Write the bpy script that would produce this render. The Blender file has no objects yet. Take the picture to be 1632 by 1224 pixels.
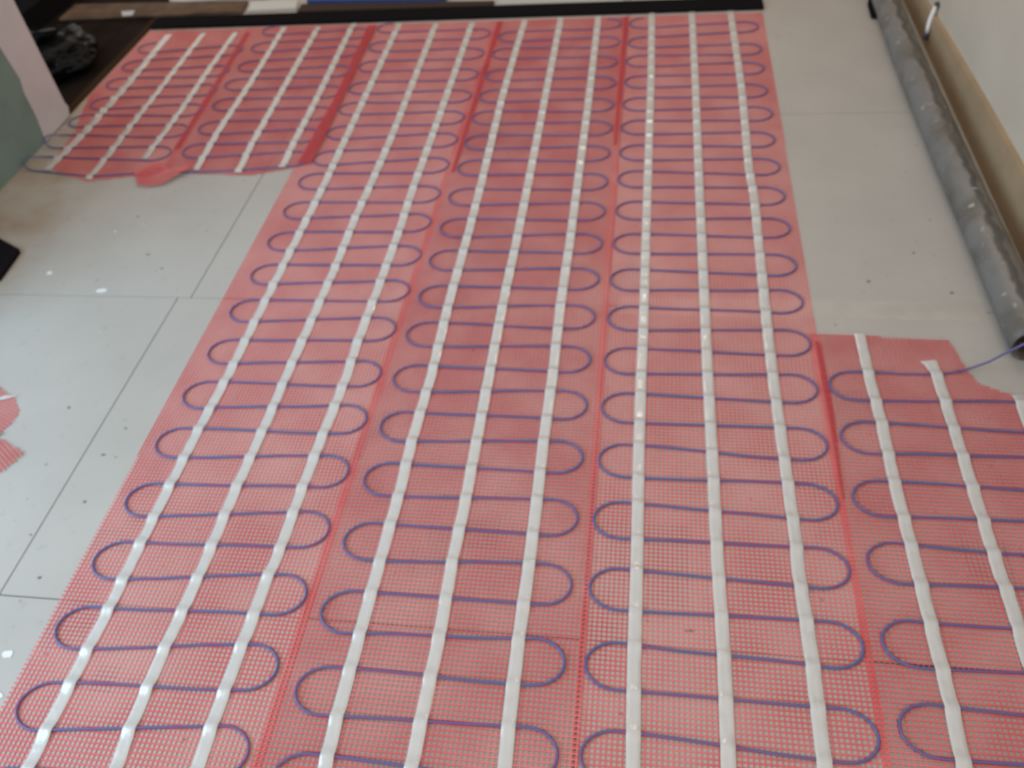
import bpy, bmesh, math, random
from mathutils import Matrix, Vector, noise
random.seed(4)
sc = bpy.context.scene
col = sc.collection

# ------------------------------------------------------------------ camera, world, lights, exposure
cam_d = bpy.data.cameras.new('camera')
cam_d.sensor_width = 36.0
cam_d.lens = 1350.0 / 1632.0 * 36.0
cam_d.clip_start = 0.02
cam_d.dof.use_dof = True
cam_d.dof.focus_distance = 0.9
cam_d.dof.aperture_fstop = 5.4
cam = bpy.data.objects.new('camera', cam_d)
cam.matrix_world = Matrix(((0.98853, -0.03245, 0.14747, 1.08829),
                           (0.12513, 0.72270, -0.67974, -3.22998),
                           (-0.08451, 0.69040, 0.71848, 1.44781),
                           (0, 0, 0, 1)))
col.objects.link(cam)
sc.camera = cam

world = bpy.data.worlds.new('world')
sc.world = world
world.use_nodes = True
world.node_tree.nodes['Background'].inputs['Color'].default_value = (1.0, 0.89, 0.78, 1)
world.node_tree.nodes['Background'].inputs['Strength'].default_value = 0.47

def lamp(name, kind, loc, energy, colour, target=None, **kw):
    d = bpy.data.lights.new(name, kind)
    d.energy = energy
    d.color = colour
    for k, v in kw.items():
        setattr(d, k, v)
    o = bpy.data.objects.new(name, d)
    o.location = loc
    if target is not None:
        o.rotation_euler = (Vector(target) - Vector(loc)).to_track_quat('-Z', 'Y').to_euler()
    col.objects.link(o)
    return o

# daylight through the doorway on the left, a warm ceiling lamp, an added warm fill from behind the camera
lamp('doorway_daylight', 'AREA', (-1.75, -3.1, 1.5), 38, (0.46, 0.79, 1.0), (0.1, -2.3, 0.0), shape='RECTANGLE', size=1.3, size_y=1.9)
lamp('ceiling_lamp', 'POINT', (0.95, 0.55, 2.35), 15, (1.0, 0.74, 0.48), shadow_soft_size=0.045)
lamp('warm_fill', 'AREA', (1.75, -4.4, 2.2), 13, (1.0, 0.78, 0.56), (1.0, -2.0, 0.0), shape='RECTANGLE', size=1.6, size_y=1.2)  # added fill that warms the right side, not a real source

sc.view_settings.view_transform = 'Standard'
sc.view_settings.look = 'None'
sc.view_settings.gamma = 1.0
sc.view_settings.use_curve_mapping = False
sc.view_settings.exposure = 0.95

# ------------------------------------------------------------------ helpers
def mat(name, colour, rough=0.6, spec=0.4, coat=0.0, bump=None, mottle=None, transparent=0.0, metallic=0.0):
    m = bpy.data.materials.new(name)
    m.use_nodes = True
    nt = m.node_tree
    b = nt.nodes['Principled BSDF']
    b.inputs['Base Color'].default_value = (*colour, 1)
    b.inputs['Roughness'].default_value = rough
    b.inputs['Specular IOR Level'].default_value = spec
    b.inputs['Coat Weight'].default_value = coat
    b.inputs['Coat Roughness'].default_value = 0.12
    b.inputs['Metallic'].default_value = metallic
    tc = nt.nodes.new('ShaderNodeTexCoord')
    if mottle:                      # (second colour, scale, low, high)
        c2, scale, lo, hi = mottle
        n = nt.nodes.new('ShaderNodeTexNoise')
        n.inputs['Scale'].default_value = scale
        n.inputs['Detail'].default_value = 4
        nt.links.new(tc.outputs['Object'], n.inputs['Vector'])
        r = nt.nodes.new('ShaderNodeValToRGB')
        r.color_ramp.elements[0].position = lo
        r.color_ramp.elements[0].color = (*colour, 1)
        r.color_ramp.elements[1].position = hi
        r.color_ramp.elements[1].color = (*c2, 1)
        nt.links.new(n.outputs['Fac'], r.inputs['Fac'])
        nt.links.new(r.outputs['Color'], b.inputs['Base Color'])
    if bump:                        # (scale, strength, distance)
        n = nt.nodes.new('ShaderNodeTexNoise')
        n.inputs['Scale'].default_value = bump[0]
        n.inputs['Detail'].default_value = 3
        nt.links.new(tc.outputs['Object'], n.inputs['Vector'])
        bp = nt.nodes.new('ShaderNodeBump')
        bp.inputs['Strength'].default_value = bump[1]
        bp.inputs['Distance'].default_value = bump[2]
        nt.links.new(n.outputs['Fac'], bp.inputs['Height'])
        nt.links.new(bp.outputs['Normal'], b.inputs['Normal'])
        if coat:
            nt.links.new(bp.outputs['Normal'], b.inputs['Coat Normal'])
    if transparent:
        t = nt.nodes.new('ShaderNodeBsdfTransparent')
        mx = nt.nodes.new('ShaderNodeMixShader')
        mx.inputs['Fac'].default_value = transparent
        nt.links.new(b.outputs['BSDF'], mx.inputs[1])
        nt.links.new(t.outputs['BSDF'], mx.inputs[2])
        nt.links.new(mx.outputs['Shader'], nt.nodes['Material Output'].inputs['Surface'])
    return m

def obj(name, verts, faces, material, parent=None, loc=(0, 0, 0), smooth=False):
    me = bpy.data.meshes.new(name)
    me.from_pydata([tuple(v) for v in verts], [], faces)
    me.validate()
    me.materials.append(material)
    if smooth:
        me.polygons.foreach_set('use_smooth', [True] * len(me.polygons))
    me.update()
    o = bpy.data.objects.new(name, me)
    o.location = loc
    col.objects.link(o)
    if parent:
        o.parent = parent
    return o

def obj_bm(name, bm, material, parent=None, loc=(0, 0, 0), smooth=False):
    bmesh.ops.recalc_face_normals(bm, faces=bm.faces)
    me = bpy.data.meshes.new(name)
    bm.to_mesh(me)
    bm.free()
    me.materials.append(material)
    if smooth:
        me.polygons.foreach_set('use_smooth', [True] * len(me.polygons))
    o = bpy.data.objects.new(name, me)
    o.location = loc
    col.objects.link(o)
    if parent:
        o.parent = parent
    return o

def tag(o, label=None, cat=None, group=None, kind=None):
    if label: o['label'] = label
    if cat: o['category'] = cat
    if group: o['group'] = group
    if kind: o['kind'] = kind
    return o

def empty(name, loc):
    o = bpy.data.objects.new(name, None)
    o.location = loc
    o.empty_display_size = 0.05
    col.objects.link(o)
    return o

def prism_bm(poly, z0, z1, bevel=0.0):
    bm = bmesh.new()
    a = [bm.verts.new((x, y, z0)) for x, y in poly]
    b = [bm.verts.new((x, y, z1)) for x, y in poly]
    n = len(poly)
    bm.faces.new(a[::-1])
    bm.faces.new(b)
    for i in range(n):
        bm.faces.new((a[i], a[(i + 1) % n], b[(i + 1) % n], b[i]))
    if bevel:
        bmesh.ops.bevel(bm, geom=list(bm.edges), offset=bevel, segments=2, affect='EDGES', profile=0.5)
    return bm

def box_bm(x0, x1, y0, y1, z0, z1, bevel=0.0):
    return prism_bm([(x0, y0), (x1, y0), (x1, y1), (x0, y1)], z0, z1, bevel)

def tube(points, r, sides=8, cap=True):
    pts = [Vector(p) for p in points]
    vs, fs = [], []
    for i, p in enumerate(pts):
        d = (pts[min(i + 1, len(pts) - 1)] - pts[max(i - 1, 0)]).normalized()
        up = Vector((0, 0, 1)) if abs(d.z) < 0.95 else Vector((0, 1, 0))
        s = d.cross(up).normalized()
        u = s.cross(d).normalized()
        rr = r(i) if callable(r) else r
        for k in range(sides):
            a = 2 * math.pi * k / sides
            vs.append(p + s * rr * math.cos(a) + u * rr * math.sin(a))
    for i in range(len(pts) - 1):
        for k in range(sides):
            k2 = (k + 1) % sides
            fs.append((i * sides + k, i * sides + k2, (i + 1) * sides + k2, (i + 1) * sides + k))
    if cap:
        fs.append(tuple(range(sides))[::-1])
        fs.append(tuple((len(pts) - 1) * sides + k for k in range(sides)))
    return vs, fs

# ------------------------------------------------------------------ materials
def floor_material(name, base, dark, light):
    m = bpy.data.materials.new(name)
    m.use_nodes = True
    nt = m.node_tree
    L = nt.links.new
    b = nt.nodes['Principled BSDF']
    b.inputs['Roughness'].default_value = 0.62
    b.inputs['Specular IOR Level'].default_value = 0.35
    geo = nt.nodes.new('ShaderNodeNewGeometry')
    def noise_fac(scale, detail, lo, hi):
        n = nt.nodes.new('ShaderNodeTexNoise')
        n.inputs['Scale'].default_value = scale
        n.inputs['Detail'].default_value = detail
        L(geo.outputs['Position'], n.inputs['Vector'])
        r = nt.nodes.new('ShaderNodeMapRange')
        r.inputs['From Min'].default_value = lo
        r.inputs['From Max'].default_value = hi
        L(n.outputs['Fac'], r.inputs['Value'])
        return r.outputs['Result']
    def mixc(fac, a, c):
        x = nt.nodes.new('ShaderNodeMix')
        x.data_type = 'RGBA'
        L(fac, x.inputs['Factor'])
        if isinstance(a, tuple): x.inputs['A'].default_value = (*a, 1)
        else: L(a, x.inputs['A'])
        x.inputs['B'].default_value = (*c, 1)
        return x.outputs['Result']
    c = mixc(noise_fac(3.2, 5, 0.35, 0.75), base, tuple(v * 0.90 for v in base))
    c = mixc(noise_fac(28, 4, 0.62, 0.80), c, tuple(v * 0.82 for v in base))
    c = mixc(noise_fac(33, 2, 0.725, 0.78), c, dark)
    c = mixc(noise_fac(19.0, 3, 0.74, 0.80), c, light)
    # brown builder's dust swept against the left wall
    sx = nt.nodes.new('ShaderNodeSeparateXYZ')
    L(geo.outputs['Position'], sx.inputs['Vector'])
    r = nt.nodes.new('ShaderNodeMapRange')
    r.inputs['From Min'].default_value = -0.66
    r.inputs['From Max'].default_value = -0.80
    L(sx.outputs['X'], r.inputs['Value'])
    n2 = noise_fac(7, 3, 0.3, 0.7)
    mm = nt.nodes.new('ShaderNodeMath')
    mm.operation = 'MULTIPLY'
    L(r.outputs['Result'], mm.inputs[0])
    L(n2, mm.inputs[1])
    c = mixc(mm.outputs['Value'], c, (0.30, 0.24, 0.19))
    L(c, b.inputs['Base Color'])
    n = nt.nodes.new('ShaderNodeTexNoise')
    n.inputs['Scale'].default_value = 160
    L(geo.outputs['Position'], n.inputs['Vector'])
    bp = nt.nodes.new('ShaderNodeBump')
    bp.inputs['Strength'].default_value = 0.15
    bp.inputs['Distance'].default_value = 0.001
    L(n.outputs['Fac'], bp.inputs['Height'])
    L(bp.outputs['Normal'], b.inputs['Normal'])
    return m

M_board = floor_material('tile_backer_board', (0.41, 0.395, 0.385), (0.16, 0.15, 0.14), (0.62, 0.61, 0.60))
M_slab = mat('dark_joint', (0.21, 0.20, 0.19), 0.9)
M_jointtape = mat('joint_tape', (0.385, 0.365, 0.345), 0.7, mottle=((0.42, 0.40, 0.38), 12, 0.4, 0.6))
M_net = mat('red_fibreglass_net', (0.60, 0.090, 0.104), 0.45, 0.5, mottle=((0.68, 0.20, 0.205), 6.0, 0.38, 0.66))
M_fold = mat('red_net_folded', (0.46, 0.040, 0.055), 0.55, 0.45)
M_cable = mat('blue_cable', (0.095, 0.105, 0.28), 0.42, 0.4, mottle=((0.14, 0.085, 0.23), 3.0, 0.4, 0.6))
M_tape = mat('white_adhesive_tape', (0.56, 0.56, 0.57), 0.32, 0.4, coat=0.8, bump=(85, 0.35, 0.0025), transparent=0.11)
M_green = mat('green_plasterboard', (0.18, 0.255, 0.245), 0.85, 0.2, mottle=((0.15, 0.22, 0.21), 6, 0.4, 0.6))
M_plaster = mat('skim_plaster', (0.50, 0.49, 0.54), 0.9, 0.2, mottle=((0.54, 0.53, 0.58), 5, 0.4, 0.6), bump=(40, 0.2, 0.002))
M_wall = mat('cream_wall', (0.50, 0.47, 0.42), 0.85, 0.25, mottle=((0.47, 0.435, 0.39), 4, 0.4, 0.65))
M_skirt = mat('bare_tan_board', (0.36, 0.27, 0.18), 0.75, 0.25, mottle=((0.31, 0.235, 0.155), 9, 0.4, 0.65))
M_black = mat('black_plastic_strip', (0.011, 0.010, 0.012), 0.8, 0.0)
M_blackglossy = mat('black_plastic_film', (0.004, 0.004, 0.005), 0.32, 0.10)
M_voidshade = mat('brown_floorboard_void_shade', (0.015, 0.009, 0.007), 0.8, 0.05, mottle=((0.009, 0.006, 0.005), 8, 0.35, 0.65))  # brown boards taken near black to paint in the gloom of the unlit void
M_brownwood = mat('brown_wood', (0.12, 0.073, 0.045), 0.7, 0.2, mottle=((0.07, 0.042, 0.027), 14, 0.35, 0.6))
M_trimwood = mat('dirty_brown_edge', (0.04, 0.024, 0.016), 0.85, 0.0)
M_browndark = mat('dark_brown_wood', (0.035, 0.022, 0.018), 0.7, 0.2)
M_white = mat('white_board', (0.50, 0.53, 0.55), 0.6, 0.3)
M_whitegrey = mat('white_sheet', (0.42, 0.43, 0.44), 0.7, 0.2)
M_blue = mat('blue_plastic', (0.03, 0.07, 0.26), 0.5, 0.4)
M_splash = mat('dried_white_plaster', (0.66, 0.67, 0.69), 0.8, 0.2)

def pipe_material():
    m = bpy.data.materials.new('grimy_grey_plastic')
    m.use_nodes = True
    nt = m.node_tree
    L = nt.links.new
    b = nt.nodes['Principled BSDF']
    b.inputs['Roughness'].default_value = 0.5
    tc = nt.nodes.new('ShaderNodeTexCoord')
    sp = nt.nodes.new('ShaderNodeSeparateXYZ')
    L(tc.outputs['Object'], sp.inputs['Vector'])
    n = nt.nodes.new('ShaderNodeTexNoise')
    n.inputs['Scale'].default_value = 16
    n.inputs['Detail'].default_value = 4
    L(tc.outputs['Object'], n.inputs['Vector'])
    ma = nt.nodes.new('ShaderNodeMath')       # around the pipe, wobbling with noise
    ma.operation = 'MULTIPLY_ADD'
    ma.inputs[1].default_value = 0.045
    L(n.outputs['Fac'], ma.inputs[0])
    L(sp.outputs['X'], ma.inputs[2])
    r = nt.nodes.new('ShaderNodeValToRGB')
    mr = nt.nodes.new('ShaderNodeMapRange')
    mr.inputs['From Min'].default_value = -0.03
    mr.inputs['From Max'].default_value = 0.07
    L(ma.outputs['Value'], mr.inputs['Value'])
    e = r.color_ramp.elements
    e[0].position = 0.0; e[0].color = (0.16, 0.16, 0.165, 1)
    e[1].position = 1.0; e[1].color = (0.17, 0.17, 0.165, 1)
    for p, c in ((0.26, (0.15, 0.15, 0.15, 1)), (0.42, (0.19, 0.175, 0.17, 1)), (0.49, (0.07, 0.065, 0.06, 1)),
                 (0.60, (0.065, 0.06, 0.055, 1)), (0.70, (0.15, 0.145, 0.14, 1))):
        x = e.new(p); x.color = c
    L(mr.outputs['Result'], r.inputs['Fac'])
    n2 = nt.nodes.new('ShaderNodeTexNoise')
    n2.inputs['Scale'].default_value = 38
    n2.inputs['Detail'].default_value = 2
    L(tc.outputs['Object'], n2.inputs['Vector'])
    r2 = nt.nodes.new('ShaderNodeMapRange')
    r2.inputs['From Min'].default_value = 0.66
    r2.inputs['From Max'].default_value = 0.76
    L(n2.outputs['Fac'], r2.inputs['Value'])
    n3 = nt.nodes.new('ShaderNodeTexNoise')          # dark grime patches
    n3.inputs['Scale'].default_value = 9
    n3.inputs['Detail'].default_value = 5
    L(tc.outputs['Object'], n3.inputs['Vector'])
    r3 = nt.nodes.new('ShaderNodeMapRange')
    r3.inputs['From Min'].default_value = 0.45
    r3.inputs['From Max'].default_value = 0.68
    L(n3.outputs['Fac'], r3.inputs['Value'])
    mg = nt.nodes.new('ShaderNodeMix')
    mg.data_type = 'RGBA'
    L(r3.outputs['Result'], mg.inputs['Factor'])
    L(r.outputs['Color'], mg.inputs['A'])
    mg.inputs['B'].default_value = (0.095, 0.088, 0.08, 1)
    mx = nt.nodes.new('ShaderNodeMix')
    mx.data_type = 'RGBA'
    L(r2.outputs['Result'], mx.inputs['Factor'])
    L(mg.outputs['Result'], mx.inputs['A'])
    mx.inputs['B'].default_value = (0.33, 0.32, 0.31, 1)
    L(mx.outputs['Result'], b.inputs['Base Color'])
    return m
M_pipe = pipe_material()

# ------------------------------------------------------------------ setting
floor = tag(obj_bm('floor', box_bm(-1.09, 2.06, -4.6, 2.4, -0.06, -0.006), M_slab), kind='structure')
G = 0.0014
def board(x0, x1, y0, y1):
    obj_bm('floor_board', box_bm(x0 + G, x1 - G, y0 + G, y1 - G, -0.006, 0.0, 0.0006), M_board, floor)
for y0, y1, xj in ((-4.6, -3.45, -0.19), (-3.45, -2.498, -0.215), (-2.498, -1.571, -0.185), (-1.571, -0.612, -0.147),
                   (-0.612, 0.345, -0.16), (0.345, 1.30, -0.17), (1.30, 2.4, -0.17)):
    xs = [-1.09, xj, 1.003, 2.06]
    for a, b_ in zip(xs, xs[1:]):
        board(a, b_, y0, y1)
tp = obj_bm('joint_tape', box_bm(1.03, 1.915, -1.605, -1.535, 0.0, 0.0005), M_jointtape, floor)
def blob(x, y, rx, ry, name='plaster_splash', m=M_splash):
    n = 11
    pts = []
    for k in range(n):
        a = 2 * math.pi * k / n
        q = random.uniform(0.7, 1.15)
        pts.append((x + rx * q * math.cos(a), y + ry * q * math.sin(a)))
    obj_bm(name, prism_bm(pts, 0.0, 0.0012), m, floor)
blob(-0.426, -1.547, 0.018, 0.010); blob(-0.63, -1.473, 0.009, 0.009); blob(-0.095, -2.62, 0.011, 0.009)
blob(-0.07, -2.70, 0.013, 0.009); blob(-0.16, -2.60, 0.014, 0.016); blob(-0.52, -1.27, 0.004, 0.004)
M_dirt = mat('dark_dirt_speck', (0.17, 0.16, 0.15), 0.9)
for x, y in ((-0.481, -1.19), (-0.36, -1.382), (-0.297, -1.99), (-0.118, -2.048), (-0.135, -2.13), (-0.115, -2.262), (-0.119, -2.454),
             (1.85, -1.50), (1.79, -1.34), (1.66, -1.46)):
    blob(x, y, random.uniform(0.003, 0.0055), random.uniform(0.003, 0.0045), 'dirt_speck', M_dirt)

# left wall: green plasterboard that ends in a plastered strip
wl = tag(obj_bm('wall_left', box_bm(-1.15, -1.0475, -1.95, -0.556, 0.0, 2.4), M_green), kind='structure')
bm = bmesh.new()
edge = [(-0.738, 0.004), (-0.722, 0.09), (-0.72, 0.175), (-0.705, 0.22), (-0.72, 0.342), (-0.728, 0.6), (-0.71, 1.1), (-0.72, 1.7), (-0.715, 2.4)]
outer = [(-0.553, 0.055), (-0.545, 0.035), (-0.56, 0.006)]
ring = edge + [(-0.553, 2.4)] + outer
f0 = [bm.verts.new((-1.0475, y, z)) for y, z in ring]
f1 = [bm.verts.new((-1.0445, y, z)) for y, z in ring]
bm.faces.new(f0); bm.faces.new(f1[::-1])
for i in range(len(ring)):
    j = (i + 1) % len(ring)
    bm.faces.new((f0[i], f1[i], f1[j], f0[j]))
obj_bm('plaster_band', bm, M_plaster, wl)

# right wall and the bare board along its foot
wr = tag(obj_bm('wall_right', box_bm(2.062, 2.16, -4.6, 2.4, 0.0, 2.4), M_wall), kind='structure')
bm = bmesh.new()
top = [(-4.6, 0.165), (-1.9, 0.158), (-1.4, 0.150), (-1.156, 0.146), (-0.9, 0.140), (-0.629, 0.131), (-0.3, 0.116), (0.0, 0.101), (0.5, 0.085), (2.4, 0.08)]
ring = [(-4.6, 0.0)] + top + [(2.4, 0.0)]
f0 = [bm.verts.new((2.062, y, z)) for y, z in ring]
f1 = [bm.verts.new((2.046, y, z)) for y, z in ring]
bm.faces.new(f0[::-1]); bm.faces.new(f1)
for i in range(len(ring)):
    j = (i + 1) % len(ring)
    bm.faces.new((f0[i], f0[j], f1[j], f1[i]))
tag(obj_bm('baseboard_right', bm, M_skirt), kind='structure')

# the dark room beyond the left opening
vf = tag(obj_bm('floor', box_bm(-3.0, -1.092, -0.55, 2.4, -0.06, -0.012), M_voidshade), kind='structure')
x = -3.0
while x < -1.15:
    obj_bm('floor_board', box_bm(x + 0.001, min(x + 0.118, -1.093), -0.55, 2.4, -0.012, -0.002, 0.0008), M_voidshade, vf)
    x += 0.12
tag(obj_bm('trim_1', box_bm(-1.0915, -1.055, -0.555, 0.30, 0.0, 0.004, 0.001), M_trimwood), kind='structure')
tag(obj_bm('wall_far', box_bm(-3.0, -1.9, 1.1, 1.2, 0.0, 2.4), M_voidshade), kind='structure')

tag(obj_bm('wall_light_block', box_bm(-1.15, 2.16, 1.6, 1.7, 0.0, 2.4), M_wall), kind='structure')  # unseen wall added to hold ambient light off the far floor

# ------------------------------------------------------------------ heating mats
TURNS = {'A': {'L': [(-0.0173, 0.1206), (-0.0117, -0.0471), (-0.0093, -0.2163), (-0.0038, -0.386), (-0.0006, -0.5385), (0.0026, -0.702), (0.0011, -0.8643), (-0.0076, -1.0004), (-0.0058, -1.1603),
             (-0.0044, -1.3158), (-0.0027, -1.4695), (-0.0074, -1.6234), (-0.0084, -1.7819), (-0.0139, -1.9338), (-0.0186, -2.0862), (-0.018, -2.2492), (-0.0187, -2.4028),
             (-0.0217, -2.5547), (-0.0159, -2.7101), (-0.0165, -2.865), (-0.0171, -3.0199), (-0.0178, -3.1747)],
       'R': [(0.4625, 0.0409), (0.4635, -0.1291), (0.466, -0.2995), (0.4661, -0.4612), (0.4661, -0.6115), (0.4669, -0.757), (0.466, -0.9107), (0.4677, -1.0733), (0.4674, -1.2204),
             (0.469, -1.3772), (0.4685, -1.5312), (0.4652, -1.684), (0.4645, -1.8451), (0.4657, -1.9941), (0.463, -2.1476), (0.4616, -2.3009), (0.458, -2.4534), (0.4488, -2.6046),
             (0.4465, -2.7587), (0.4568, -2.9136), (0.4562, -3.0685), (0.4555, -3.2234)]},
 'B': {'L': [(0.5017, 0.0049), (0.4979, -0.1398), (0.4969, -0.313), (0.4978, -0.4677), (0.4968, -0.6178), (0.4976, -0.7761), (0.5006, -0.9289), (0.5002, -1.0901), (0.5021, -1.2467),
             (0.5006, -1.3977), (0.5015, -1.5526), (0.4994, -1.7001), (0.5004, -1.8564), (0.5037, -2.0095), (0.5036, -2.1618), (0.5009, -2.3204), (0.4991, -2.4806), (0.4963, -2.6368),
             (0.501, -2.7917), (0.5011, -2.9465), (0.5012, -3.1014), (0.5014, -3.2563)],
       'R': [(0.976, 0.0968), (0.9762, -0.0652), (0.974, -0.228), (0.9742, -0.3857), (0.9738, -0.5426), (0.9749, -0.6951), (0.9751, -0.8492), (0.9757, -1.0095), (0.9754, -1.1631),
             (0.9755, -1.3173), (0.9748, -1.471), (0.9734, -1.6229), (0.9721, -1.776), (0.9732, -1.9258), (0.9741, -2.0783), (0.9746, -2.2372), (0.9742, -2.3918), (0.974, -2.5497),
             (0.9757, -2.7124), (0.974, -2.8673), (0.9739, -3.0222), (0.9738, -3.1771)]},
 'C': {'L': [(1.0087, 0.0945), (1.0083, -0.0745), (1.0062, -0.2238), (1.007, -0.3815), (1.0061, -0.5394), (1.0068, -0.6907), (1.0072, -0.8449), (1.0072, -0.9937), (1.008, -1.1561),
             (1.0073, -1.3135), (1.006, -1.4703), (1.0069, -1.6219), (1.0062, -1.7746), (1.0076, -1.926), (1.0091, -2.0791), (1.0072, -2.2334), (1.0088, -2.3909), (1.0108, -2.5451),
             (1.0138, -2.7051), (1.0096, -2.86), (1.0098, -3.0149), (1.0099, -3.1698)],
       'R': [(1.4913, 0.0354), (1.4893, -0.1507), (1.4875, -0.2984), (1.4864, -0.4596), (1.4901, -0.6147), (1.4848, -0.7739), (1.4865, -0.9299), (1.4868, -1.0836), (1.4873, -1.2374),
             (1.4878, -1.4012), (1.4886, -1.5471), (1.4908, -1.6978), (1.4889, -1.8486), (1.4904, -2.0123), (1.4921, -2.164), (1.4936, -2.3168), (1.4951, -2.4728), (1.4953, -2.6328),
             (1.4931, -2.7876), (1.4934, -2.9425), (1.4938, -3.0974), (1.4942, -3.2523)]},
 'D': {'L': [(1.5164, -1.8356), (1.5219, -1.9879), (1.5237, -2.1475), (1.5283, -2.2966), (1.5284, -2.4605), (1.5305, -2.6131), (1.5343, -2.768), (1.5369, -2.9228), (1.5396, -3.0777),
             (1.5423, -3.2326)],
       'R': [(1.985, -1.913), (1.985, -2.0653), (1.985, -2.225), (1.985, -2.374), (1.985, -2.5379), (1.985, -2.6905), (1.985, -2.8454), (1.985, -3.0003), (1.985, -3.1552),
             (1.985, -3.3101)]},
 'E': {'L': [(-1.0225, -0.0028), (-1.0181, -0.1611), (-1.0151, -0.3111), (-1.0046, -0.4685)],
       'R': [(-0.5495, -0.0443), (-0.5394, -0.2233), (-0.5305, -0.3782), (-0.5303, -0.5293), (-0.5265, -0.6762), (-0.5265, -0.8271)]},
 'F': {'L': [(-0.5167, 0.1246), (-0.5113, -0.0296), (-0.5085, -0.1933), (-0.5078, -0.3417), (-0.4973, -0.4957), (-0.4855, -0.6616), (-0.4833, -0.8141)],
       'R': [(-0.0416, 0.0732), (-0.0378, -0.0839), (-0.0345, -0.2519), (-0.0263, -0.4136), (-0.0201, -0.5716), (-0.0198, -0.7222), (-0.0095, -0.8691)]}}
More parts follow.
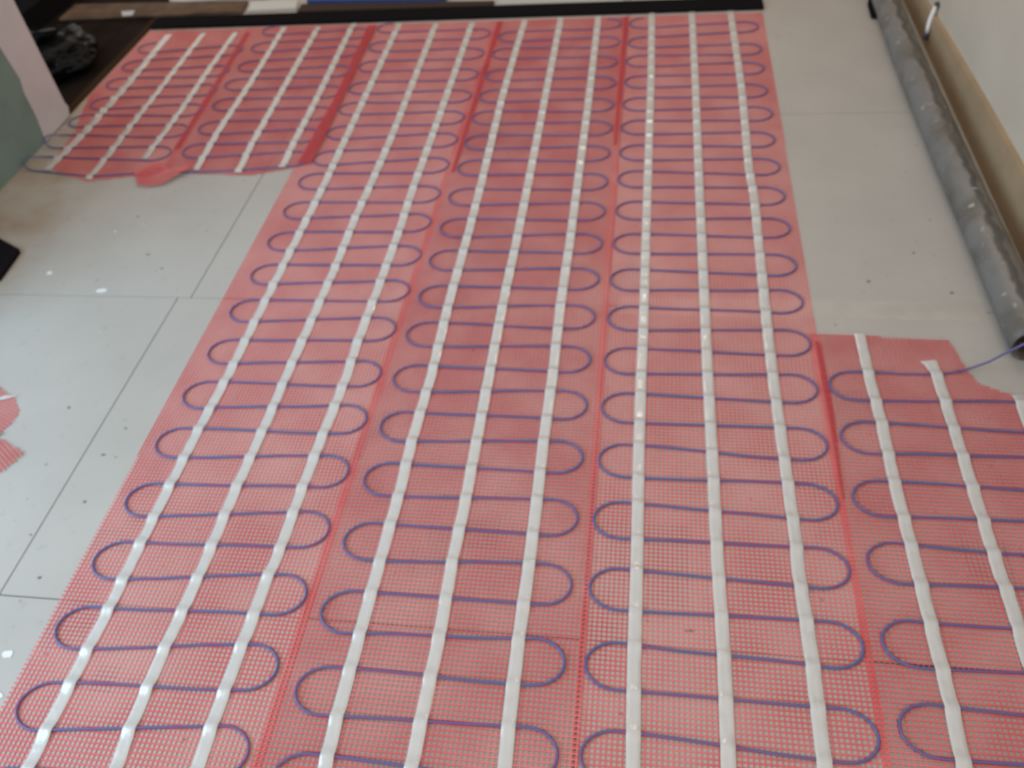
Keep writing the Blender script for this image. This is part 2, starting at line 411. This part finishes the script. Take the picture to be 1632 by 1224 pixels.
TAPES = {'A1': [(0.0653, 0.16), (0.082, -1.0348), (0.0775, -1.4227), (0.0754, -1.6636), (0.075, -1.8664), (0.0678, -2.0481), (0.0657, -2.1974), (0.0655, -2.2806), (0.0651, -2.4091),
        (0.0666, -2.5115), (0.0643, -2.5893), (0.0646, -2.6557), (0.0625, -2.743), (0.0644, -2.8164), (0.0638, -3.3)],
 'A2': [(0.2226, 0.1491), (0.2376, -0.7379), (0.2346, -1.0352), (0.2307, -1.1955), (0.2339, -1.4408), (0.2316, -1.5821), (0.2265, -1.8598), (0.2266, -1.9726), (0.2254, -2.0473),
        (0.2237, -2.1274), (0.2222, -2.2007), (0.222, -2.2767), (0.2226, -2.3975), (0.22, -2.5101), (0.2163, -2.5867), (0.2159, -2.6681), (0.2167, -2.7402), (0.2219, -2.8012),
        (0.2444, -3.3)],
 'A3': [(0.3741, 0.1503), (0.3778, -0.6608), (0.3766, -1.0356), (0.3813, -1.2738), (0.3799, -1.4979), (0.377, -1.7418), (0.3802, -1.8531), (0.3778, -1.9651), (0.3739, -2.0431),
        (0.3713, -2.1973), (0.3711, -2.3524), (0.3695, -2.3867), (0.3661, -2.4303), (0.3673, -2.5085), (0.3647, -2.5809), (0.3645, -2.667), (0.3642, -2.724), (0.3661, -2.7874),
        (0.3729, -3.3)],
 'B1': [(0.5895, 0.1528), (0.5837, -0.2459), (0.5814, -0.4859), (0.5892, -1.0363), (0.59, -1.2863), (0.5874, -1.5757), (0.5919, -1.8439), (0.5872, -2.0519), (0.5901, -2.1902),
        (0.5878, -2.3619), (0.5859, -2.5818), (0.5852, -2.6829), (0.5877, -2.766), (0.5929, -3.3)],
 'B2': [(0.7339, 0.1717), (0.7343, -0.4374), (0.7353, -1.0367), (0.7344, -1.3416), (0.7323, -1.4765), (0.732, -1.6013), (0.7333, -1.8378), (0.7348, -2.0309), (0.7363, -2.22),
        (0.7343, -2.3512), (0.7377, -2.5196), (0.7352, -2.6692), (0.7349, -2.7518), (0.7283, -3.3)],
 'B3': [(0.8837, 0.1725), (0.8875, -0.551), (0.8865, -1.0371), (0.8859, -1.3186), (0.8827, -1.5674), (0.8859, -1.8311), (0.8844, -2.0409), (0.8869, -2.2101), (0.8877, -2.3485),
        (0.8861, -2.5135), (0.8874, -2.6465), (0.8905, -2.7368), (0.9016, -3.3)],
 'C1': [(1.0938, 0.1861), (1.0976, -0.3395), (1.0964, -1.0377), (1.0961, -1.3363), (1.0962, -1.6485), (1.0942, -1.8221), (1.094, -2.0548), (1.0968, -2.3331), (1.0968, -2.5378),
        (1.1002, -2.7166), (1.1054, -3.3)],
 'C2': [(1.2493, 0.1861), (1.2501, -0.4568), (1.2474, -1.0382), (1.2477, -1.4649), (1.2475, -1.8154), (1.2494, -2.0459), (1.2503, -2.2793), (1.2505, -2.3218), (1.254, -2.5088),
        (1.2531, -2.7019), (1.2572, -3.3)],
 'C3': [(1.397, 0.1864), (1.4035, -0.4626), (1.3964, -0.9369), (1.4013, -1.0804), (1.398, -1.3886), (1.3945, -1.6776), (1.395, -1.845), (1.3979, -2.0314), (1.4016, -2.2609),
        (1.3997, -2.3273), (1.4046, -2.496), (1.4041, -2.6874), (1.4116, -3.3)],
 'D1': [(1.6077, -1.6613), (1.6074, -1.7998), (1.6115, -1.95), (1.6103, -2.1066), (1.6156, -2.3152), (1.6174, -2.431), (1.62, -2.5688), (1.6177, -2.6668), (1.6185, -3.3)],
 'D2': [(1.7516, -1.7471), (1.7552, -1.7933), (1.7567, -1.9424), (1.7581, -2.0974), (1.7607, -2.3162), (1.7646, -2.3768), (1.7631, -2.4683), (1.7762, -3.3)],
 'D3': [(1.9118, -1.848), (1.9109, -1.8996), (1.9063, -2.0208), (1.905, -3.3)],
 'E1': [(-0.9424, 0.125), (-0.9321, -0.1321), (-0.9249, -0.3632), (-0.9265, -0.5056), (-0.9234, -0.6735), (-0.9308, -0.7968), (-0.9432, -0.9253)],
 'E2': [(-0.7843, 0.1269), (-0.771, -0.3311), (-0.7628, -0.6421), (-0.756, -0.8401), (-0.7556, -0.9841)],
 'E3': [(-0.6385, 0.1235), (-0.6297, -0.1875), (-0.6131, -0.5268), (-0.6095, -0.7419), (-0.6098, -0.8698)],
 'F1': [(-0.432, 0.158), (-0.4099, -0.3308), (-0.4054, -0.672), (-0.3949, -0.8448), (-0.3908, -0.9338)],
 'F2': [(-0.2796, 0.1478), (-0.248, -0.7872), (-0.234, -0.95)],
 'F3': [(-0.1337, 0.1738), (-0.1052, -0.4977), (-0.099, -0.7513), (-0.0904, -0.9236)]}


P2 = 0.15489
RX, RY = 0.056, 0.0445

def u_points(xe, yc, side, zfun):
    s = 1 if side == 'L' else -1
    out = []
    n = 12
    for k in range(n + 1):
        a = math.pi * k / n
        x = xe + s * RX * (1 - math.sin(a))
        y = yc + RY * math.cos(a)
        out.append((x, y, zfun(x, y, xe, yc)))
    return out

def cable_path(turns, zbase, wall=None, start=None, end=None):
    seq = sorted([(y, 'L', x) for x, y in turns['L']] + [(y, 'R', x) for x, y in turns['R']], reverse=True)
    def zf(x, y, xe, yc):
        if wall and x < wall + 0.055 and yc < -0.69:
            t = (wall + 0.055 - x) / 0.055
            return zbase + 0.018 * t * t
        return zbase
    pts = list(start or [])
    prev = None
    for y, side, x in seq:
        u = u_points(x, y, side, zf)
        if prev is not None or pts:
            a = Vector(pts[-1]); b = Vector(u[0])
            m = max(2, int((b - a).length / 0.05))
            wob = random.uniform(-0.0022, 0.0022)
            for k in range(1, m):
                t = k / m
                p = a.lerp(b, t)
                pts.append((p.x, p.y + wob * math.sin(math.pi * 2 * t), p.z))
        pts += u
        prev = side
    if end:
        a = Vector(pts[-1])
        for e in end:
            b = Vector(e)
            m = max(1, int((b - a).length / 0.05))
            for k in range(1, m + 1):
                pts.append(tuple(a.lerp(b, k / m)))
            a = b
    return pts

def crossings(poly, u, axis):
    """sorted values along the other axis where the line axis==u cuts the polygon"""
    out = []
    n = len(poly)
    for i in range(n):
        a, b = poly[i], poly[(i + 1) % n]
        if (a[axis] - u) * (b[axis] - u) < 0:
            t = (u - a[axis]) / (b[axis] - a[axis])
            out.append(a[1 - axis] + t * (b[1 - axis] - a[1 - axis]))
    return sorted(out)

CELL = 0.0092
def net_geo(poly, zfun, cell=CELL, wd=0.0028, h=0.0011, phase=(0, 0), rot=0.0, fray=0.0):
    """woven net: flat threads both ways, clipped to the polygon"""
    ca, sa = math.cos(rot), math.sin(rot)
    lp = [(x * ca + y * sa, -x * sa + y * ca) for x, y in poly]
    vs, fs = [], []
    def strip(pts, axis):
        n0 = len(vs)
        w = wd * (0.70 if axis == 0 else 1.0)
        for (lx, ly) in pts:
            for off, dz in ((-w / 2, 0), (-w / 2 * 0.8, h), (w / 2 * 0.8, h), (w / 2, 0)):
                px, py = (lx + off, ly) if axis == 0 else (lx, ly + off)
                x, y = px * ca - py * sa, px * sa + py * ca
                vs.append((x, y, zfun(x, y) + dz))
        for i in range(len(pts) - 1):
            for k in range(3):
                a = n0 + i * 4 + k
                fs.append((a, a + 1, a + 5, a + 4))
    for axis in (0, 1):
        lo = min(p[axis] for p in lp); hi = max(p[axis] for p in lp)
        k = math.ceil((lo - phase[axis]) / cell)
        while k * cell + phase[axis] < hi:
            u = k * cell + phase[axis]
            k += 1
            c = crossings(lp, u + 1e-7, axis)
            for a, b in zip(c[0::2], c[1::2]):
                if b - a < 0.002:
                    continue
                if fray:
                    a -= random.uniform(0, fray); b += random.uniform(0, fray)
                m = max(1, int((b - a) / 0.09))
                seg = [a + (b - a) * i / m for i in range(m + 1)]
                strip([(u, t) if axis == 0 else (t, u) for t in seg], axis)
    return vs, fs

def wavy(z0, amp, seed):
    def f(x, y):
        return z0 + amp * max(0.0, noise.noise(Vector((x * 5 + seed, y * 5, seed * 3.1))) + 0.25)
    return f

def tape_geo(line, cable, zbase, width, hook=0.0):
    """strip of tape pressed over the cable rows it crosses"""
    d = []
    for (x0, y0), (x1, y1) in zip(line, line[1:]):
        d.append(math.hypot(x1 - x0, y1 - y0))
    total = sum(d)
    cross = []                                  # (y, z) of cable rows below the tape
    def xat(y):
        for (x0, y0), (x1, y1) in zip(line, line[1:]):
            if (y0 - y) * (y1 - y) <= 0 and y0 != y1:
                return x0 + (x1 - x0) * (y - y0) / (y1 - y0)
        return None
    for p, q in zip(cable, cable[1:]):
        ym = 0.5 * (p[1] + q[1])
        xx = xat(ym)
        if xx is None: continue
        if (p[0] - xx) * (q[0] - xx) <= 0 and p[0] != q[0]:
            t = (xx - p[0]) / (q[0] - p[0])
            cross.append((p[1] + (q[1] - p[1]) * t, p[2] + (q[2] - p[2]) * t + 0.0024))
    n = max(2, int(total / 0.0055))
    vs, fs = [], []
    seg, acc = 0, 0.0
    cols = (-0.5, -0.46, -0.16, 0.16, 0.46, 0.5)
    ph = random.uniform(0, 50)
    for i in range(n + 1):
        s = total * i / n
        while seg < len(d) - 1 and s > acc + d[seg]:
            acc += d[seg]; seg += 1
        t = min(1, max(0, (s - acc) / d[seg]))
        (x0, y0), (x1, y1) = line[seg], line[seg + 1]
        x, y = x0 + (x1 - x0) * t, y0 + (y1 - y0) * t
        h = 0.0
        for cy, cz in cross:
            dy = abs(y - cy)
            if dy < 0.022:
                h = max(h, (cz - zbase + 0.0004) * max(0.0, 1 - max(0.0, dy - 0.0015) / 0.0175) ** 1.4)
        hk = hook * math.exp(-s / 0.02)
        wl_ = 1 + 0.05 * noise.noise(Vector((ph, s * 14, 0)))
        for c in cols:
            wr_ = 0.0016 * (noise.noise(Vector((c * 2.2 + ph, s * 34, ph))) + 0.3)
            edge_ = -0.0006 if abs(c) == 0.5 else 0.0
            vs.append((x + c * width * wl_ + hk * (0.5 - c) * 1.0, y - hk * 0.4 * c, zbase + h + max(0, wr_) + edge_ + 0.0008))
    m = len(cols)
    for i in range(n):
        for k in range(m - 1):
            a = i * m + k
            fs.append((a, a + 1, a + m + 1, a + m))
    return vs, fs

def shifted(vs, o):
    return [(v[0] - o[0], v[1] - o[1], v[2]) for v in vs]

def heating_mat(label, key, poly, z0, amp, tapes, origin, start=None, end=None, wall=None, folds=(), width=0.0245, group=None):
    root = empty('heating_mat', (origin[0], origin[1], 0))
    tag(root, label, 'heating mat', group or 'red heating mats laid over the floor')
    zf = wavy(z0, amp * 0.5, ord(key))
    v, f = net_geo(poly, zf, phase=(random.uniform(0, CELL), random.uniform(0, CELL)))
    tag(obj('mesh_net', shifted(v, origin), f, M_net, root), kind='stuff')
    cz = z0 + 0.0011 + amp * 0.5 + 0.0021
    path = cable_path(TURNS[key], cz, wall, start, end)
    v, f = tube(path, 0.0026, 8)
    obj('heating_cable', shifted(v, origin), f, M_cable, root, smooth=True)
    for t in tapes:
        hook = -0.012 if t == 'D2' else 0.0
        w = 0.031 if t == 'E1' else width
        v, f = tape_geo(TAPES[t], path, z0 + 0.0010 + amp * 0.5, w, hook)
        obj('adhesive_tape', shifted(v, origin), f, M_tape, root, smooth=True)
    for nm, fp, zlift, rot in folds:
        zz = wavy(z0 + zlift, 0.004 if zlift > 0.002 else 0.001, ord(key) + 7)
        corner = nm == 'folded_corner'
        if corner:
            zz = wavy(z0 + zlift * 0.5, 0.022, ord(key) + 7)
        v, f = net_geo(fp, zz, cell=0.0072 if corner else 0.0066, wd=0.0034, phase=(0.001, 0.002), rot=rot)
        tag(obj(nm, shifted(v, origin), f, M_net if corner else M_fold, root), kind='stuff')
    return root

YB = -3.34
heating_mat('leftmost long red heating mat, beside the bare grey floor on its left', 'A',
            [(-0.053, 0.165), (-0.048, YB), (0.476, YB), (0.482, 0.165)], 0.0003, 0.0010, ('A1', 'A2', 'A3'), (0.22, -1.5))
heating_mat('second long red heating mat from the left, between the other two', 'B',
            [(0.462, 0.165), (0.461, -2.2), (0.460, YB), (1.010, YB), (1.010, -2.4), (1.002, 0.165)], 0.0017, 0.0010, ('B1', 'B2', 'B3'), (0.73, -1.5),
            folds=(('folded_edge', [(0.478, 0.15), (0.482, -0.95), (0.494, -0.95), (0.500, 0.15)], 0.0012, 0.0),
                   ('folded_edge', [(0.986, 0.16), (0.985, -0.8), (0.995, -0.8), (1.004, 0.16)], 0.0012, 0.0)))
heating_mat('third long red heating mat, its near-upright tapes glinting, beside bare beige floor', 'C',
            [(0.974, 0.165), (0.984, -1.2), (0.996, -2.4), (1.0, YB), (1.506, YB), (1.511, -1.6), (1.518, 0.165)], 0.0003, 0.0010, ('C1', 'C2', 'C3'), (1.25, -1.5))
tail = [(2.035, -1.80, 0.20), (2.00, -1.797, 0.168), (1.96, -1.793, 0.14), (1.909, -1.786, 0.10), (1.883, -1.777, 0.06), (1.861, -1.773, 0.03), (1.833, -1.774, 0.012),
        (1.808, -1.780, 0.0065), (1.775, -1.788, 0.0045), (1.73, -1.792, 0.0045)]
heating_mat('short red heating mat at lower right with notched corner and loose cable tail', 'D',
            [(1.490, -1.660), (1.806, -1.674), (1.816, -1.72), (1.824, -1.77), (1.840, -1.813), (1.886, -1.838), (1.93, -1.855), (2.03, -1.875), (2.03, YB), (1.497, YB)],
            0.0017, 0.0008, ('D1', 'D2', 'D3'), (1.75, -2.4), start=tail,
            folds=(('folded_edge', [(1.503, -1.69), (1.504, -2.15), (1.508, -2.15), (1.517, -1.85), (1.512, -1.69)], 0.0012, 0.0),))
heating_mat('short red heating mat at upper left with bright red folded front corner', 'F',
            [(-0.606, 0.165), (-0.028, 0.165), (-0.002, -0.895), (-0.05, -0.917), (-0.186, -0.963), (-0.389, -0.951), (-0.50, -0.93), (-0.52, -0.90)],
            0.0022, 0.0012, ('F1', 'F2', 'F3'), (-0.28, -0.4), end=[(-0.25, -0.938, 0.0058), (-0.55, -0.955, 0.0058)],
            folds=(('folded_edge', [(-0.062, 0.14), (-0.036, -0.50), (-0.045, -0.9), (0.006, -0.9), (-0.004, -0.5), (-0.026, 0.14)], 0.004, 0.0),
                   ('folded_edge', [(-0.590, 0.12), (-0.525, -0.80), (-0.505, -0.80), (-0.570, 0.12)], 0.0012, 0.0),
                   ('folded_corner', [(-0.600, -0.955), (-0.557, -1.022), (-0.520, -1.032), (-0.468, -1.024), (-0.41, -0.962), (-0.39, -0.925), (-0.47, -0.945), (-0.52, -0.895), (-0.565, -0.885)], 0.006, 0.6)))
TURNS['E']['L'] += [(-1.026, -0.597), (-1.036, -0.742), (-1.036, -0.888)]
heating_mat('short red heating mat farthest left, cable loops touching the green board', 'E',
            [(-1.053, 0.165), (-1.048, -0.40), (-1.005, -0.56), (-0.965, -0.68), (-0.955, -0.90), (-0.86, -0.955), (-0.752, -0.995), (-0.66, -0.978), (-0.598, -0.965), (-0.545, -0.965), (-0.49, -0.90), (-0.575, 0.165)],
            0.0003, 0.0014, ('E1', 'E2', 'E3'), (-0.78, -0.4), wall=-1.036, end=[(-0.75, -0.968, 0.0040), (-0.60, -0.95, 0.0040)])

# offcut of mat on the left floor
off = empty('heating_mat_offcut', (-0.5, -2.1, 0))
tag(off, 'small ragged red heating mat offcut lying on grey floor at the left picture edge', 'heating mat', 'red heating mats laid over the floor')
v, f = net_geo([(-0.80, -1.80), (-0.497, -1.945), (-0.455, -1.972), (-0.424, -2.007), (-0.417, -2.036), (-0.432, -2.088), (-0.62, -2.10), (-0.85, -2.0)], wavy(0.0006, 0.004, 3), rot=-0.42, fray=0.004)
tag(obj('mesh_net', shifted(v, (-0.5, -2.1)), f, M_net, off), kind='stuff')
v, f = net_geo([(-0.85, -2.06), (-0.435, -2.092), (-0.334, -2.139), (-0.362, -2.20), (-0.60, -2.30), (-0.85, -2.35)], wavy(0.0006, 0.004, 9), rot=-0.62, fray=0.006)
tag(obj('mesh_net', shifted(v, (-0.5, -2.1)), f, M_net, off), kind='stuff')
v, f = tape_geo([(-0.468, -1.962), (-0.56, -2.0), (-0.80, -2.08)], [(-0.9, -3, 0), (-0.8, -3, 0)], 0.004, 0.03)
obj('adhesive_tape', shifted(v, (-0.5, -2.1)), f, M_tape, off, smooth=True)
v, f = tube([(-0.425, -2.086, 0.007), (-0.46, -2.092, 0.007), (-0.55, -2.11, 0.006), (-0.8, -2.2, 0.004)], 0.0035, 8)
obj('cable_end', shifted(v, (-0.5, -2.1)), f, M_white, off, smooth=True)

# ------------------------------------------------------------------ black strip and what lies behind it
bm = prism_bm([(-1.053, 0.181), (1.524, 0.186), (1.522, 0.285), (-1.060, 0.278)], 0.0, 0.016, 0.004)
tag(obj_bm('threshold_strip', bm, M_black), 'long flat black strip lying across the far ends of the red mats', 'threshold')

def slab(name, label, cat, poly, z0, z1, m, bev=0.003):
    return tag(obj_bm(name, prism_bm(poly, z0, z1, bev), m), label, cat)

def plank(name, label, cat, x0, x1, y0, y1, z0, z1, m, n=1):
    root = empty(name, ((x0 + x1) / 2, (y0 + y1) / 2, z0))
    tag(root, label, cat)
    return root

slab('brown_plank', 'worn light brown plank lying behind the left end of the black strip', 'plank',
     [(-1.55, 0.30), (-0.675, 0.315), (-0.69, 0.43), (-1.55, 0.46)], 0.002, 0.014, M_brownwood)
slab('grey_scrap', 'small pale grey scrap on the brown plank by the dark doorway', 'scrap',
     [(-1.235, 0.30), (-1.19, 0.305), (-1.20, 0.355), (-1.265, 0.35)], 0.0145, 0.017, M_whitegrey, 0.0005)
slab('white_sheet', 'crumpled pale white sheet behind the light brown plank, top left', 'sheet',
     [(-1.09, 0.475), (-1.02, 0.45), (-0.90, 0.455), (-0.72, 0.47), (-0.62, 0.46), (-0.60, 0.9), (-1.2, 0.95)], 0.0, 0.012, M_whitegrey, 0.003)
wb = slab('white_offcut_board', 'small bluish white board just behind black strip, left of the blue sheet', 'board',
          [(-0.655, 0.325), (-0.435, 0.335), (-0.452, 0.425), (-0.675, 0.42)], 0.0, 0.012, M_white, 0.002)
slab('brown_batten', 'dark brown wooden batten lying along the black strip behind its middle', 'batten',
     [(-0.42, 0.292), (0.44, 0.289), (0.44, 0.335), (-0.42, 0.372)], 0.0, 0.014, M_browndark, 0.003)
slab('blue_sheet', 'blue plastic sheet behind the dark brown batten, top centre', 'sheet',
     [(-0.40, 0.385), (0.22, 0.355), (0.30, 0.80), (-0.45, 0.85)], 0.0, 0.022, M_blue, 0.002)
slab('white_sheeting', 'off-white flat panel behind the black strip, right of the batten', 'panel',
     [(0.455, 0.300), (0.98, 0.292), (1.02, 0.75), (0.46, 0.78)], 0.0, 0.012, M_whitegrey, 0.002)

# black refuse bag in the dark opening
def bag(name, label, loc, sx, sy, sz, seed):
    bm = bmesh.new()
    bmesh.ops.create_icosphere(bm, subdivisions=5, radius=1.0)
    for v in bm.verts:
        p = v.co.copy()
        n1 = noise.noise(p * 1.6 + Vector((seed, 0, 0)))
        n2 = abs(noise.noise(p * 4.2 + Vector((0, seed, 0))))
        n3 = abs(noise.noise(p * 9.0 + Vector((0, 0, seed))))
        r = 1 + 0.22 * n1 - 0.22 * n2 - 0.10 * n3
        q = p * r
        v.co = Vector((q.x * sx, q.y * sy, max(0.0, q.z * sz + sz * 0.62)))
    root = empty(name, loc)
    tag(root, label, 'bag')
    obj_bm('bag_body', bm, M_blackglossy, root, smooth=True)
    # gathered neck
    bm = bmesh.new()
    bmesh.ops.create_cone(bm, cap_ends=True, segments=18, radius1=sx * 0.16, radius2=sx * 0.34, depth=sz * 0.5)
    for k, v in enumerate(bm.verts):
        if v.co.z > 0:
            v.co.x *= 1 + 0.35 * math.sin(k * 2.3); v.co.y *= 1 + 0.35 * math.cos(k * 1.9)
        v.co.z += sz * 1.55
    obj_bm('bag_neck', bm, M_blackglossy, root, smooth=True)
    return root
bag('refuse_bag', 'crumpled glossy black plastic bag on the dark floor beside the plaster edge', (-1.33, -0.16, -0.002), 0.20, 0.22, 0.085, 2.0)
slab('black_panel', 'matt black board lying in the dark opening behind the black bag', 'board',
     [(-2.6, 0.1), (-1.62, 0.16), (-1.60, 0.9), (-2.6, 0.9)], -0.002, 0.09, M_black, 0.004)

# black thing whose corner enters the frame on the left
root = empty('plastic_case', (-0.9, -1.42, 0))
tag(root, 'corner of flat black plastic case on grey floor near green board', 'case')
obj_bm('case_body', prism_bm([(-0.135, 0.180), (0.122, 0.040), (0.134, -0.095), (-0.03, -0.22), (-0.22, -0.08)], 0.0, 0.009, 0.0015), M_black, root)
obj_bm('case_lid', prism_bm([(-0.137, 0.182), (0.124, 0.041), (0.136, -0.097), (-0.03, -0.223), (-0.223, -0.08)], 0.0095, 0.015, 0.002), M_black, root)

# ------------------------------------------------------------------ grey pipe along the right wall
root = empty('drain_pipe', (1.9545, -0.5, 0.046))
tag(root, 'long grimy grey pipe lying on the floor along the right wall', 'pipe')
pts = []
for k in range(60):
    y = 0.42 - k * (0.42 + 1.735) / 59
    pts.append((0.004 * math.sin(y * 3.0), y + 0.5, 0.0015 * math.sin(y * 7)))
v, f = tube(pts, lambda i: 0.046 + 0.0009 * math.sin(i * 1.7), 28, cap=False)
n0 = len(v); v2, f2 = tube(pts, 0.0415, 28, cap=False)
v += v2; f += [tuple(i + n0 for i in q)[::-1] for q in f2]
last = (len(pts) - 1) * 28
for k in range(28):
    k2 = (k + 1) % 28
    f.append((last + k, last + k2, n0 + last + k2, n0 + last + k))
    f.append((k2, k, n0 + k, n0 + k2))
obj('pipe_body', v, f, M_pipe, root, smooth=True)
v, f = tube([(0, 0.875, 0), (0, 0.925, 0)], 0.0505, 28)
obj('pipe_collar', v, f, M_black, root, smooth=False)
bm = prism_bm([(-0.052, 0.580), (-0.040, 0.570), (-0.028, 0.60), (-0.032, 0.70), (-0.046, 0.70)], -0.045, -0.012, 0.004)
tag(obj_bm('pipe_clip', bm, M_black, root), 'black clip on the far left side of the pipe')

# short white cable hanging out of the right wall
root = empty('cable_stub', (2.04, -0.165, 0.13))
tag(root, 'short white cable stub hanging from dark hole in wall above tan skirting', 'cable')
v, f = tube([(0.013, 0.021, 0.004), (0.006, 0.012, -0.015), (0.0, 0.002, -0.035), (-0.003, -0.008, -0.055), (-0.004, -0.014, -0.072)], 0.0075, 10)
obj('cable_sheath', v, f, mat('white_pvc', (0.72, 0.72, 0.76), 0.4), root, smooth=True)
v, f = tube([(-0.004, -0.014, -0.072), (-0.004, -0.020, -0.092)], 0.0085, 10)
tag(obj('cable_end', v, f, mat('dark_blue_grey', (0.05, 0.055, 0.09), 0.5), root, smooth=True), 'dark blue grey cable tip')
v, f = tube([(0.0225, 0.023, 0.008), (0.0135, 0.021, 0.005)], 0.013, 12)  # dark disc stands in for the shaded hole in the wall
tag(obj('hole_disc', v, f, mat('dark_hole', (0.05, 0.05, 0.05), 0.7), root), 'dark disc standing in for the hole in the wall')
